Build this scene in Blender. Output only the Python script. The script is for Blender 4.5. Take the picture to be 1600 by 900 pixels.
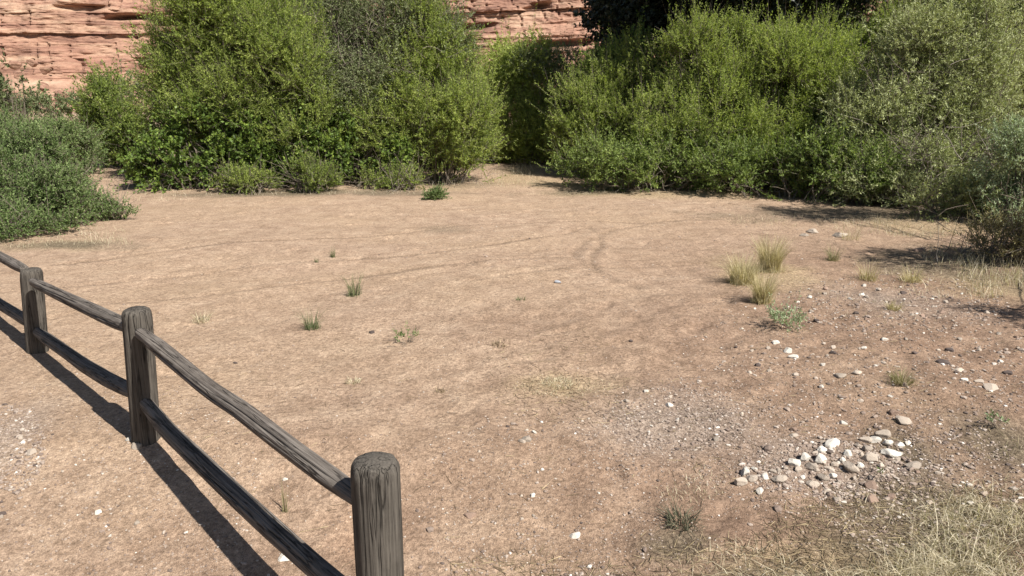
import bpy, math, random
import numpy as np
from mathutils import Vector, Matrix

R = math.radians
for o in list(bpy.data.objects):
    bpy.data.objects.remove(o)
S = bpy.context.scene
COL = S.collection
rng = np.random.default_rng(11)
random.seed(11)

# ------------------------------------------------------------------ camera
CAM_H, PITCH, F = 1.75, R(14.8), 1200.0
cam_d = bpy.data.cameras.new('camera'); cam = bpy.data.objects.new('camera', cam_d); COL.objects.link(cam)
cam_d.sensor_width = 36; cam_d.lens = 27; cam_d.clip_end = 3000; cam_d.clip_start = .05
cam.location = (0, 0, CAM_H); cam.rotation_euler = (R(90) - PITCH, 0, 0)
S.camera = cam
# ------------------------------------------------------------------ light
SUN_EL, SUN_AZ = 48.0, 131.6        # azimuth clockwise from +Y (direction to the sun)
sd = Vector((math.sin(R(SUN_AZ)) * math.cos(R(SUN_EL)), math.cos(R(SUN_AZ)) * math.cos(R(SUN_EL)), math.sin(R(SUN_EL))))
W = bpy.data.worlds.new('World'); S.world = W; W.use_nodes = True
nt = W.node_tree; bg = nt.nodes['Background']
sky = nt.nodes.new('ShaderNodeTexSky'); sky.sky_type = 'NISHITA'; sky.sun_disc = False
sky.sun_elevation = R(SUN_EL); sky.sun_rotation = R(SUN_AZ)
nt.links.new(sky.outputs[0], bg.inputs[0]); bg.inputs[1].default_value = .05
sl = bpy.data.lights.new('sun', 'SUN'); sl.energy = 5.0; sl.angle = R(.5); sl.color = (1, .95, .88)
so = bpy.data.objects.new('sun', sl); COL.objects.link(so); so.location = (10, -10, 20)
so.rotation_euler = sd.to_track_quat('Z', 'Y').to_euler()
S.view_settings.view_transform = 'Standard'; S.view_settings.look = 'None'
S.view_settings.exposure = 0.88; S.view_settings.gamma = 1; S.view_settings.use_curve_mapping = False
S.cycles.use_denoising = True
S.cycles.max_bounces = 6; S.cycles.transparent_max_bounces = 4

# ------------------------------------------------------------------ measuring helpers
cp, sp = math.cos(PITCH), math.sin(PITCH)
def ray(px, py):
    a, b = (px - 800) / F, (py - 450) / F
    return np.array([a, cp - b * sp, -sp - b * cp])      # per unit of depth along the axis
def gnd(px, py, z=0.0):
    d = ray(px, py); t = (CAM_H - z) / -d[2]
    return np.array([d[0] * t, d[1] * t, z])
def at(px, py, Y):
    d = ray(px, py); t = Y / d[1]
    return np.array([d[0] * t, Y, CAM_H + d[2] * t])
def scale_at(p):                                        # metres per photo pixel at a point
    return (p[1] * cp + (CAM_H - p[2]) * sp) / F

# ------------------------------------------------------------------ noise
def _h(ix, iy, iz, s):
    n = (ix * 73856093) ^ (iy * 19349663) ^ (iz * 83492791) ^ (s * 2654435761)
    n &= 0xffffffff
    n = ((n ^ (n >> 15)) * 2246822519) & 0xffffffff
    n = ((n ^ (n >> 13)) * 3266489917) & 0xffffffff
    return ((n ^ (n >> 16)) & 0xffffff) / float(0xffffff)
def vn(x, y, z, s=0):
    x, y, z = np.broadcast_arrays(np.asarray(x, float), np.asarray(y, float), np.asarray(z, float))
    ix, iy, iz = (np.floor(v).astype(np.int64) for v in (x, y, z))
    fx, fy, fz = x - ix, y - iy, z - iz
    fx, fy, fz = (v * v * (3 - 2 * v) for v in (fx, fy, fz))
    r = 0
    for a in (0, 1):
        for b in (0, 1):
            for c in (0, 1):
                r = r + _h(ix + a, iy + b, iz + c, s) * (fx if a else 1 - fx) * (fy if b else 1 - fy) * (fz if c else 1 - fz)
    return r * 2 - 1
def fbm(x, y, z=0., o=4, s=0):
    t, a = 0, 1.
    for k in range(o):
        t = t + a * vn(x * 2 ** k, y * 2 ** k, np.asarray(z) * 2 ** k, s + k); a *= .5
    return t
def sm(a, b, x):
    t = np.clip((np.asarray(x) - a) / (b - a), 0, 1); return t * t * (3 - 2 * t)

# ------------------------------------------------------------------ mesh helpers
def mesh_np(name, V, Fc, mat, parent=None, attrs=None, smooth=False, link=True, loc=None):
    V = np.ascontiguousarray(V, dtype=np.float32); n = Fc.shape[1]; m = bpy.data.meshes.new(name)
    m.vertices.add(len(V)); m.vertices.foreach_set('co', V.ravel())
    m.loops.add(Fc.size); m.loops.foreach_set('vertex_index', np.ascontiguousarray(Fc, dtype=np.int32).ravel())
    m.polygons.add(len(Fc)); m.polygons.foreach_set('loop_start', np.arange(0, Fc.size, n, dtype=np.int32))
    m.polygons.foreach_set('use_smooth', np.full(len(Fc), smooth))
    for k, v in (attrs or {}).items():
        a = m.attributes.new(k, 'FLOAT', 'POINT'); a.data.foreach_set('value', np.ascontiguousarray(v, dtype=np.float32))
    m.update(calc_edges=True); m.materials.append(mat)
    o = bpy.data.objects.new(name, m); COL.objects.link(o)
    if parent is not None: o.parent = parent
    if loc is not None: o.location = loc
    return o
def tag(o, label=None, cat=None, group=None, kind=None):
    if label: o['label'] = label
    if cat: o['category'] = cat
    if group: o['group'] = group
    if kind: o['kind'] = kind
    return o
def empty(name, loc, label, cat, group=None):
    o = bpy.data.objects.new(name, None); COL.objects.link(o); o.location = tuple(loc); o.empty_display_size = .2
    return tag(o, label, cat, group)

# ------------------------------------------------------------------ materials
def mat_new(name):
    m = bpy.data.materials.new(name); m.use_nodes = True
    t = m.node_tree; return m, t, t.nodes['Principled BSDF'], t.nodes['Material Output']
def N(t, typ, **kw):
    n = t.nodes.new(typ)
    for k, v in kw.items():
        if k in n.inputs: n.inputs[k].default_value = v
        else: setattr(n, k, v)
    return n
def ramp(t, fac, stops):
    r = t.nodes.new('ShaderNodeValToRGB'); e = r.color_ramp.elements
    while len(e) < len(stops): e.new(.5)
    for i, (p, c) in enumerate(stops):
        e[i].position = p; e[i].color = (*c, 1)
    t.links.new(fac, r.inputs[0]); return r.outputs[0]
def mixc(t, fac, a, b, mode='MIX'):
    m = t.nodes.new('ShaderNodeMix'); m.data_type = 'RGBA'; m.blend_type = mode
    for s, v in ((0, fac), (6, a), (7, b)):
        if hasattr(v, 'is_linked') or hasattr(v, 'links'): t.links.new(v, m.inputs[s])
        elif s == 0: m.inputs[0].default_value = v
        else: m.inputs[s].default_value = (*v, 1)
    return m.outputs[2]
def attr(t, name):
    a = t.nodes.new('ShaderNodeAttribute'); a.attribute_name = name; return a.outputs['Fac']
def mul(t, a, b, op='MULTIPLY'):
    m = t.nodes.new('ShaderNodeMath'); m.operation = op
    for s, v in ((0, a), (1, b)):
        if isinstance(v, (int, float)): m.inputs[s].default_value = v
        else: t.links.new(v, m.inputs[s])
    return m.outputs[0]
def noise(t, scale, detail=4, rough=.6, vec=None, out=0):
    n = N(t, 'ShaderNodeTexNoise'); n.inputs['Scale'].default_value = scale; n.inputs['Detail'].default_value = detail
    n.inputs['Roughness'].default_value = rough
    if vec is not None: t.links.new(vec, n.inputs['Vector'])
    return n.outputs[out]
def coord(t, scale=(1, 1, 1), which='Object'):
    c = t.nodes.new('ShaderNodeTexCoord'); m = t.nodes.new('ShaderNodeMapping'); m.inputs['Scale'].default_value = scale
    t.links.new(c.outputs[which], m.inputs[0]); return m.outputs[0]
def bump(t, h, strength, dist, P, normal=None):
    b = t.nodes.new('ShaderNodeBump'); b.inputs['Strength'].default_value = strength; b.inputs['Distance'].default_value = dist
    t.links.new(h, b.inputs['Height'])
    if normal is not None: t.links.new(normal, b.inputs['Normal'])
    if P is not None: t.links.new(b.outputs[0], P.inputs['Normal'])
    return b.outputs[0]

def leaf_mat(name, stops, transl=.35, rough=.55, tr_gain=1.3, spec=.35):
    m, t, P, out = mat_new(name)
    spec = spec * .5; c = ramp(t, attr(t, 'tint'), stops)
    t.links.new(c, P.inputs['Base Color']); P.inputs['Roughness'].default_value = rough
    P.inputs['Specular IOR Level'].default_value = spec
    if transl:
        tr = t.nodes.new('ShaderNodeBsdfTranslucent')
        t.links.new(mixc(t, 1., c, (tr_gain, tr_gain * 1.05, tr_gain * .55), 'MULTIPLY'), tr.inputs[0])
        mx = t.nodes.new('ShaderNodeMixShader'); mx.inputs[0].default_value = transl
        t.links.new(P.outputs[0], mx.inputs[1]); t.links.new(tr.outputs[0], mx.inputs[2]); t.links.new(mx.outputs[0], out.inputs[0])
    return m
M = {}
M['willow'] = leaf_mat('willow_leaf', [(0, (.10, .14, .038)), (.5, (.23, .29, .068)), (1, (.39, .44, .13))], .45)
M['willow_far'] = leaf_mat('willow_leaf_deep', [(0, (.075, .11, .035)), (.6, (.165, .22, .06)), (1, (.26, .32, .10))], .38)
M['broad'] = leaf_mat('broad_leaf', [(0, (.05, .08, .022)), (.6, (.115, .175, .036)), (1, (.24, .31, .06))], .25, .42)
M['grey'] = leaf_mat('grey_leaf', [(0, (.075, .095, .04)), (.6, (.155, .185, .08)), (1, (.28, .31, .17))], .2)
M['olive'] = leaf_mat('olive_leaf', [(0, (.14, .16, .055)), (.5, (.28, .315, .13)), (1, (.46, .49, .27))], .25, .5)
M['silver'] = leaf_mat('silver_leaf', [(0, (.15, .20, .10)), (.6, (.28, .35, .19)), (1, (.44, .50, .33))], .2, .5)
M['kochia'] = leaf_mat('weed_leaf', [(0, (.055, .088, .028)), (.6, (.125, .18, .058)), (1, (.27, .33, .14))], .25)
M['dark'] = leaf_mat('shaded_cottonwood_leaf', [(0, (.014, .02, .012)), (.7, (.035, .045, .028)), (1, (.11, .125, .10))], .05, .4, spec=.5)  # leaf colours darkened to paint in the shade the tree stands in
M['straw'] = leaf_mat('straw_blade', [(0, (.17, .135, .085)), (.5, (.46, .40, .28)), (1, (.78, .71, .55))], .25, .6)
M['straw_green'] = leaf_mat('green_straw_blade', [(0, (.12, .115, .055)), (.5, (.25, .225, .125)), (1, (.44, .39, .24))], .25, .6)
M['tuft_green'] = leaf_mat('green_blade', [(0, (.05, .07, .03)), (.5, (.11, .14, .065)), (1, (.26, .25, .13))], .2, .6)
M['bunch'] = leaf_mat('bunch_grass_blade', [(0, (.18, .145, .075)), (.5, (.42, .355, .215)), (1, (.74, .67, .46))], .3, .6)
M['brush'] = leaf_mat('dry_brush_leaf', [(0, (.09, .08, .035)), (.5, (.20, .175, .08)), (1, (.38, .33, .18))], .2, .6)
M['darkweed'] = leaf_mat('dark_weed_stem', [(0, (.03, .032, .02)), (.6, (.09, .09, .055)), (1, (.24, .22, .15))], 0, .8)
M['dead'] = leaf_mat('dead_twig', [(0, (.05, .038, .03)), (.6, (.12, .097, .078)), (1, (.30, .26, .22))], 0, .8)
M['mud'] = leaf_mat('dry_litter', [(0, (.06, .045, .03)), (.5, (.2, .15, .09)), (1, (.42, .34, .2))], 0, .8)

m, t, P, _ = mat_new('bark'); M['bark'] = m
t.links.new(ramp(t, noise(t, 14, 5, .7, coord(t, (1, 1, .3))), [(.3, (.07, .055, .04)), (.7, (.19, .16, .12))]), P.inputs['Base Color'])
P.inputs['Roughness'].default_value = .9

def wood_mat(name, dark, mid, pale, axis):
    m, t, P, _ = mat_new(name)
    sc = [1., 1., 1.]; sc[axis] = .022
    v = coord(t, tuple(sc)); v2 = coord(t, (1, 1, 1)); s3 = [1., 1., 1.]; s3[axis] = .055; v3 = coord(t, tuple(s3))
    g = noise(t, 150, 6, .7, v); g2 = noise(t, 26, 3, .5, v3); bl = noise(t, 9, 4, .6, v2)
    c = ramp(t, g, [(.33, dark), (.47, mid), (.66, pale)])
    c = mixc(t, ramp(t, bl, [(.4, (0, 0, 0)), (.7, (.5, .5, .5))]), c, pale)
    c = mixc(t, ramp(t, g2, [(.484, (0, 0, 0)), (.497, (.8, .8, .8)), (.503, (.8, .8, .8)), (.516, (0, 0, 0))]), c, tuple(x * .55 for x in dark))
    c = mixc(t, 1., c, (.78, .80, .82), 'MULTIPLY')
    t.links.new(c, P.inputs['Base Color']); P.inputs['Roughness'].default_value = .9
    P.inputs['Specular IOR Level'].default_value = .15
    b = bump(t, g, .8, .004, None)
    cr = ramp(t, g2, [(.47, (1, 1, 1)), (.5, (0, 0, 0)), (.53, (1, 1, 1))]); bump(t, cr, .7, .006, P, b)
    return m
M['rail'] = wood_mat('weathered_rail_wood', (.045, .037, .031), (.125, .105, .088), (.25, .215, .183), 0)
M['post'] = wood_mat('weathered_post_wood', (.03, .026, .021), (.078, .067, .055), (.15, .13, .107), 2)

def stone_mat(name, a, b, c):
    m, t, P, _ = mat_new(name)
    oi = t.nodes.new('ShaderNodeObjectInfo')
    v = coord(t)
    n1 = noise(t, 28, 5, .65, v)
    col = ramp(t, n1, [(.3, a), (.5, b), (.72, c)])
    hv = t.nodes.new('ShaderNodeHueSaturation')
    t.links.new(mul(t, mul(t, oi.outputs['Random'], .36), .62, 'ADD'), hv.inputs['Value']); t.links.new(col, hv.inputs['Color'])
    t.links.new(hv.outputs[0], P.inputs['Base Color']); P.inputs['Roughness'].default_value = .85
    bump(t, noise(t, 90, 4, .7, v), .5, .004, P)
    return m
M['stone'] = stone_mat('pale_stone', (.27, .22, .17), (.42, .35, .28), (.54, .47, .39))
M['stone_white'] = stone_mat('white_stone', (.48, .44, .37), (.65, .60, .52), (.78, .74, .66))
M['stone_red'] = stone_mat('red_stone', (.17, .11, .08), (.28, .19, .14), (.38, .28, .21))
M['stone_dark'] = stone_mat('dark_stone', (.05, .035, .03), (.09, .065, .055), (.15, .11, .095))
M['stone_blue'] = stone_mat('blue_grey_stone', (.25, .27, .30), (.40, .42, .46), (.5, .52, .56))
m, t, P, _ = mat_new('gravel'); M['gravel'] = m
t.links.new(ramp(t, attr(t, 'tint'), [(0, (.08, .06, .05)), (.3, (.19, .14, .11)), (.6, (.29, .23, .185)), (.85, (.40, .345, .29)), (1, (.60, .555, .50))]), P.inputs['Base Color'])
P.inputs['Roughness'].default_value = .9

# ---- ground
m, t, P, _ = mat_new('sandy_dirt'); M['ground'] = m
v = coord(t)
big = noise(t, .55, 5, .6, v); med = noise(t, 4.5, 6, .65, v); fine = noise(t, 48, 5, .75, v); grain = noise(t, 260, 3, .7, v)
base = ramp(t, med, [(.30, (.30, .205, .140)), (.5, (.395, .280, .196)), (.70, (.475, .35, .25))])
base = mixc(t, ramp(t, big, [(.38, (0, 0, 0)), (.66, (.5, .5, .5))]), base, (.42, .30, .195))
redc = ramp(t, med, [(.28, (.19, .122, .083)), (.5, (.27, .178, .122)), (.72, (.37, .255, .178))])
base = mixc(t, attr(t, 'red'), base, redc)
base = mixc(t, attr(t, 'grey'), base, ramp(t, fine, [(.3, (.20, .165, .14)), (.55, (.33, .28, .235)), (.75, (.46, .41, .35))]))
base = mixc(t, attr(t, 'straw'), base, ramp(t, fine, [(.3, (.26, .185, .11)), (.7, (.47, .36, .22))]))
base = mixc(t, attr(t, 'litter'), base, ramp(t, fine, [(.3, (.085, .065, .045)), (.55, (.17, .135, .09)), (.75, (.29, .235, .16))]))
base = mixc(t, attr(t, 'orange'), base, (.46, .26, .15))
base = mixc(t, attr(t, 'rut'), base, (.235, .165, .112))
sp1 = ramp(t, grain, [(.34, (.45, .43, .42)), (.5, (1, 1, 1)), (.66, (1.55, 1.57, 1.6))])
base = mixc(t, .8, base, sp1, 'MULTIPLY')
sp2 = ramp(t, fine, [(.36, (.60, .58, .57)), (.5, (1, 1, 1)), (.64, (1.35, 1.36, 1.38))])
base = mixc(t, .8, base, sp2, 'MULTIPLY')
base = mixc(t, .75, base, ramp(t, noise(t, 21, 4, .7, v), [(.33, (.70, .69, .68)), (.5, (1, 1, 1)), (.67, (1.18, 1.19, 1.2))]), 'MULTIPLY')
base = mixc(t, .4, base, ramp(t, noise(t, 1.5, 5, .7, v), [(.34, (.82, .80, .79)), (.5, (1, 1, 1)), (.68, (1.13, 1.14, 1.15))]), 'MULTIPLY')
base = mixc(t, 1., base, (.815, .82, .82), 'MULTIPLY')
t.links.new(base, P.inputs['Base Color']); P.inputs['Roughness'].default_value = .95; P.inputs['Specular IOR Level'].default_value = .15
b1 = bump(t, noise(t, 16, 6, .7, v), .7, .03, None)
bump(t, fine, .8, .012, P, b1)

# ---- cliff rock
m, t, P, _ = mat_new('sandstone'); M['cliff'] = m
v = coord(t, (.10, .10, 1.)); v0 = coord(t)
band = noise(t, 1.9, 7, .72, v); bl = noise(t, .25, 5, .65, v0)
c = ramp(t, band, [(.32, (.12, .062, .042)), (.42, (.215, .115, .078)), (.49, (.30, .175, .118)), (.57, (.36, .235, .158)), (.70, (.44, .315, .22))])
c = mixc(t, ramp(t, bl, [(.4, (0, 0, 0)), (.65, (.6, .6, .6))]), c, (.30, .155, .108))
st = noise(t, .9, 5, .65, coord(t, (1, 1, .12)))
c = mixc(t, .5, c, ramp(t, st, [(.36, (.55, .5, .48)), (.5, (1, 1, 1)), (.7, (1.1, 1.1, 1.1))]), 'MULTIPLY')
c = mixc(t, .55, c, ramp(t, noise(t, 4, 5, .75, coord(t, (.35, .35, 1.6))), [(.35, (.62, .58, .55)), (.5, (1, 1, 1)), (.68, (1.22, 1.22, 1.2))]), 'MULTIPLY')
t.links.new(c, P.inputs['Base Color']); P.inputs['Roughness'].default_value = .95
b1 = bump(t, noise(t, 2.2, 7, .7, v), .7, .3, None); bump(t, noise(t, 1.5, 7, .75, v0), .6, .2, P, b1)

# ================================================================== terrain
def px_ell(X, Y, cx, cy, rx, ry, soft=.5):
    """soft mask of an ellipse measured in the photo, laid on the ground"""
    c = gnd(cx, cy); s = scale_at(c); ax = rx * s
    y0 = gnd(cx, cy + ry)[1]; y1 = gnd(cx, cy - ry)[1]; ay = (y1 - y0) / 2; cyw = (y0 + y1) / 2
    d = np.sqrt(((X - c[0]) / ax) ** 2 + ((Y - cyw) / ay) ** 2) + .35 * fbm(X * 2.2, Y * 2.2, 0, 3, 5)
    return 1 - sm(1 - soft, 1 + soft * .6, d)
def poly_d(X, Y, pts):
    P_ = [gnd(*p)[:2] for p in pts]; d = np.full(X.shape, 99.)
    # smooth the polyline
    Q = []
    for i in range(len(P_) - 1):
        p0 = P_[max(i - 1, 0)]; p1 = P_[i]; p2 = P_[i + 1]; p3 = P_[min(i + 2, len(P_) - 1)]
        for u in np.linspace(0, 1, 6, endpoint=False):
            Q.append(.5 * ((2 * p1) + (p2 - p0) * u + (2 * p0 - 5 * p1 + 4 * p2 - p3) * u * u + (3 * p1 - p0 - 3 * p2 + p3) * u ** 3))
    Q.append(P_[-1])
    for a, b in zip(Q[:-1], Q[1:]):
        ab = b - a; L = (ab ** 2).sum() + 1e-9
        u = np.clip(((X - a[0]) * ab[0] + (Y - a[1]) * ab[1]) / L, 0, 1)
        d = np.minimum(d, np.hypot(X - a[0] - ab[0] * u, Y - a[1] - ab[1] * u))
    return d
TRACKS = [[(60, 452), (250, 432), (420, 412), (620, 400), (760, 385), (860, 370)],
          [(100, 478), (300, 462), (460, 440), (640, 420), (800, 408), (900, 402)],
          [(90, 415), (260, 395), (420, 378), (600, 368), (720, 352), (900, 345), (1040, 350)],
          [(960, 440), (905, 410), (905, 385), (960, 358), (1060, 345), (1180, 342)],
          [(880, 365), (920, 355), (940, 380), (925, 400), (935, 425), (1000, 450)],
          [(740, 440), (850, 425), (960, 418), (1100, 412)]]
def height(X, Y):
    X = np.asarray(X, float); Y = np.asarray(Y, float)
    near = sm(-3, 2, Y) * (1 - sm(18, 30, Y))
    z = .035 * fbm(X * .35, Y * .35, 0, 3, 1) + .012 * fbm(X * 1.6, Y * 1.6, 0, 4, 2)
    z = z * (1 - np.exp(-(np.abs(Y - 3.6 + .98 * (X + 1.86)) / 1.2) ** 2) * .8)
    z = z - .0 * near
    z = z - .19 * np.clip((3.62 - Y) / 1.0, 0, 2) * sm(2.4, -.6, X)
    far = sm(22, 60, np.hypot(X, Y))
    return z + far * (1.2 * fbm(X * .03, Y * .03, 0, 3, 3) - .2)
def axis(lo, hi, step, out_lo, out_hi, g=1.13):
    a = list(np.arange(lo, hi, step)); s = step; x = a[-1]
    while x < out_hi: s *= g; x += s; a.append(x)
    s = step; x = lo; b = []
    while x > out_lo: s *= g; x -= s; b.append(x)
    return np.array(b[::-1] + a)
gx = axis(-9, 9, .032, -420, 420); gy = axis(1.2, 15.5, .032, -60, 600)
GX, GY = np.meshgrid(gx, gy); X, Y = GX.ravel(), GY.ravel()
Z = height(X, Y)
dense = (np.abs(X) < 10) & (Y > 0) & (Y < 17)
lump = np.zeros_like(Z)
xd, yd = X[dense], Y[dense]
fl = .008 * fbm(xd * 7, yd * 7, 0, 4, 9) + .014 * np.clip(fbm(xd * 2.6, yd * 2.6, 0, 3, 19), 0, 1) - .012 * np.clip(fbm(xd * 4.4, yd * 4.4, 0, 2, 29) - .35, 0, 1)
rough_reg = sm(-1.5, 2.5, xd + .0 * yd) * (1 - .4 * sm(8, 11, yd))
fl = fl * (.55 + .9 * rough_reg) * (1 - .55 * sm(4.5, 9, yd))
rut = np.zeros_like(xd)
for _ in range(170):                                    # old scuffs and footprints
    qx, qy, qa = rng.uniform(-5, 6), rng.uniform(2, 12), rng.random() * 3.14
    mk = (np.abs(xd - qx) < .4) & (np.abs(yd - qy) < .4); u1 = (xd[mk] - qx) * math.cos(qa) + (yd[mk] - qy) * math.sin(qa); u2 = -(xd[mk] - qx) * math.sin(qa) + (yd[mk] - qy) * math.cos(qa)
    rr_ = np.sqrt((u1 / .13) ** 2 + (u2 / .055) ** 2); fl[mk] += -.012 * np.exp(-rr_ ** 4) + .005 * np.exp(-((rr_ - 1.35) / .3) ** 2)
for k, tr in enumerate(TRACKS):
    d = poly_d(xd, yd, tr)
    w = .035 if k != 3 else .05
    g = np.exp(-(d / w) ** 2); fl = fl - .009 * g + .004 * np.exp(-((d - .09) / .04) ** 2)
    rut = np.maximum(rut, g * (.9 if k < 3 else .75) * (.5 + .55 * sm(-.3, .4, fbm(xd * 2, yd * 2, 0, 2, 40 + k))))
Z[dense] += fl
A = {k: np.zeros_like(X) for k in ('red', 'grey', 'straw', 'litter', 'rut', 'orange')}
A['rut'][dense] = rut
nz = fbm(X * .9, Y * .9, 0, 4, 31)
diag = X + .55 * (6 - Y)
A['red'] = sm(-.6, 2.6, diag * .75 + nz * .9) * (1 - .65 * sm(7.5, 10.5, Y + nz)) * .9
for c in [(1060, 655, 130, 45), (1290, 725, 150, 45), (12, 680, 50, 55), (900, 870, 70, 30), (1390, 480, 100, 30)]:
    A['grey'] = np.maximum(A['grey'], px_ell(X, Y, *c, .9) * .5)
for c in [(880, 600, 80, 18), (805, 278, 35, 14), (480, 300, 90, 5), (1080, 305, 160, 8), (1450, 350, 130, 14), (100, 385, 90, 10),
          (640, 292, 90, 5), (1330, 860, 200, 40), (1550, 450, 80, 30), (1180, 430, 80, 30), (980, 300, 120, 6), (850, 285, 50, 8)]:
    A['straw'] = np.maximum(A['straw'], px_ell(X, Y, *c, .7) * .75)
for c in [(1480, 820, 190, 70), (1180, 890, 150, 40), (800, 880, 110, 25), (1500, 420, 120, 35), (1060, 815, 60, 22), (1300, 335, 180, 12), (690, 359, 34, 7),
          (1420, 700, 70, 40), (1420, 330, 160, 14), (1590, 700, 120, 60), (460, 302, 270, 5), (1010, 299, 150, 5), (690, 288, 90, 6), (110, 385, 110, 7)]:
    A['litter'] = np.maximum(A['litter'], px_ell(X, Y, *c, .7) * (.85 if c[0] != 690 else .4))  # right thicket foot strips mix litter with painted-in shade of the overhanging foliage
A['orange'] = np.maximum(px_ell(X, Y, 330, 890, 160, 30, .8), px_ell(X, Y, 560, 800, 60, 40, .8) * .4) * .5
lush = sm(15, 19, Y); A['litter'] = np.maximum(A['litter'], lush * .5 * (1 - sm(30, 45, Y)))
ny, nx = GX.shape
idx = np.arange(nx * ny).reshape(ny, nx)
Fc = np.stack([idx[:-1, :-1], idx[:-1, 1:], idx[1:, 1:], idx[1:, :-1]], -1).reshape(-1, 4)
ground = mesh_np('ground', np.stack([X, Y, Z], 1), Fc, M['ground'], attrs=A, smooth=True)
tag(ground, 'pinkish tan sandy dirt clearing with faint tyre ruts', 'ground', kind='structure')
_sx, _sy = gx, gy; ZG = Z.reshape(ny, nx)
def gz(x, y):
    x = np.atleast_1d(np.asarray(x, float)); y = np.atleast_1d(np.asarray(y, float))
    i = np.clip(np.searchsorted(_sx, x) - 1, 0, nx - 2); j = np.clip(np.searchsorted(_sy, y) - 1, 0, ny - 2)
    u = np.clip((x - _sx[i]) / (_sx[i + 1] - _sx[i]), 0, 1); w = np.clip((y - _sy[j]) / (_sy[j + 1] - _sy[j]), 0, 1)
    return (ZG[j, i] * (1 - u) + ZG[j, i + 1] * u) * (1 - w) + (ZG[j + 1, i] * (1 - u) + ZG[j + 1, i + 1] * u) * w
def gp(px, py):
    p = gnd(px, py)
    for _ in range(5): p = gnd(px, py, float(gz(p[0], p[1])[0]))
    p[2] = float(gz(p[0], p[1])[0]); return p

# ================================================================== cliff
cx = np.linspace(-75, 75, 900); cz = np.concatenate([np.linspace(-2, 11, 330), np.linspace(11.1, 26, 110)])
CX, CZ = np.meshgrid(cx, cz); x, z = CX.ravel(), CZ.ravel()
zz = z - .035 * x + .25 * fbm(x * .06, z * 0, 0, 3, 51)
ledge = 0
for per, amp, s in ((2.3, .45, 1), (.8, .18, 2), (.33, .09, 3)):
    q = zz / per + .25 * vn(x * .05 * 3 / per, 0, 0, 60 + s); k = np.floor(q); f = q - k
    off = _h(k.astype(np.int64), np.zeros_like(k, dtype=np.int64) + s, np.zeros_like(k, dtype=np.int64), 70)
    wob = vn(x * .18 / per + off * 50, k * 3.3, 0, 80 + s)
    ledge = ledge + amp * ((off - .5) * 1.2 + .8 * wob + 1.1 * np.clip(.08 - f, 0, 1) * 9 * sm(-.1, .5, vn(x * .11 / per, k * 1.7, 0, 66 + s)))
slope = .75 * z + 1.6 * sm(0, 2.5, 2.5 - z) * -2.2
y = 60 + slope + ledge * .9 + .55 * fbm(x * .22, z * .25, 0, 4, 90) + .13 * fbm(x * 1.3, z * 3.4, 0, 4, 91) + 5 * fbm(x * .035, 0, 0, 2, 92) + .32 * np.clip(np.abs(vn(x * .9 + .3 * zz, np.floor(zz / 1.3) * 7.1, 0, 95)) * -9 + 1, 0, 1) + .35 * (1 - sm(.5, 2.6, z)) * fbm(x * 1.1, z * 1.5, 0, 4, 97)
# undercut slots, where blocks have fallen out
for (px, py, w, h) in [(205, 27, 26, 7), (76, 5, 28, 6), (872, 68, 60, 5), (850, 4, 20, 6), (160, 18, 40, 4), (720, 40, 40, 5)]:
    c = at(px, py, 63); s = scale_at(c)
    g = np.exp(-(np.abs((x - c[0] + .8 * vn(z * 3, x * .6, 0, 5)) / (w * s)) ** 4)) * np.exp(-(np.abs((z - c[2] - .05 * (x - c[0])) / (h * s)) ** 4))
    y = y + 1.3 * g
ci = np.arange(len(x)).reshape(CX.shape)
Fc = np.stack([ci[:-1, :-1], ci[:-1, 1:], ci[1:, 1:], ci[1:, :-1]], -1).reshape(-1, 4)
cliff = mesh_np('cliff', np.stack([x, y, z], 1), Fc, M['cliff'], smooth=False)
tag(cliff, 'layered orange sandstone canyon wall behind the bushes', 'cliff', kind='structure')

# ================================================================== foliage
def rot_any(d):
    """unit vectors perpendicular to d (n,3)"""
    r = rng.normal(size=d.shape); p = np.cross(d, r); return p / (np.linalg.norm(p, axis=1, keepdims=True) + 1e-9)
def unit(v): return v / (np.linalg.norm(v, axis=1, keepdims=True) + 1e-9)
def leaves_mesh(base, d, L, Wd, tint):
    n = len(base); side = rot_any(d)
    nrm = np.cross(d, side); mid = base + d * (L * .45)[:, None] + nrm * (L * .06)[:, None]
    V = np.stack([base, mid + side * (Wd * .5)[:, None], base + d * L[:, None], mid - side * (Wd * .5)[:, None]], 1).reshape(-1, 3)
    Fq = np.arange(n * 4).reshape(n, 4)
    return V, Fq, np.repeat(tint, 4)
def prism(base, tip, r0, r1, tint):
    n = len(base); d = unit(tip - base); a = rot_any(d); b = np.cross(d, a); V = []
    for p, r in ((base, r0), (tip, r1)):
        for k in range(3):
            th = k * 2.0944; V.append(p + (a * math.cos(th) + b * math.sin(th)) * np.asarray(r).reshape(-1, 1))
    V = np.stack(V, 1).reshape(-1, 3); i = np.arange(n)[:, None] * 6
    Fq = np.concatenate([i + np.array([[k, (k + 1) % 3, 3 + (k + 1) % 3, 3 + k]]) for k in range(3)], 0)
    return V, Fq, np.repeat(tint, 6)
def tube(path, radii, ns=6):
    path = np.array(path, float); V = []; n = len(path)
    for i in range(n):
        tdir = path[min(i + 1, n - 1)] - path[max(i - 1, 0)]; tdir = tdir / (np.linalg.norm(tdir) + 1e-9)
        u = np.cross(tdir, [0.3, .9, .2]); u /= np.linalg.norm(u) + 1e-9; w = np.cross(tdir, u)
        for k in range(ns):
            th = k * 2 * math.pi / ns; V.append(path[i] + (u * math.cos(th) + w * math.sin(th)) * radii[i])
    Fq = [[i * ns + k, i * ns + (k + 1) % ns, (i + 1) * ns + (k + 1) % ns, (i + 1) * ns + k] for i in range(n - 1) for k in range(ns)]
    return np.array(V), np.array(Fq)
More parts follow.
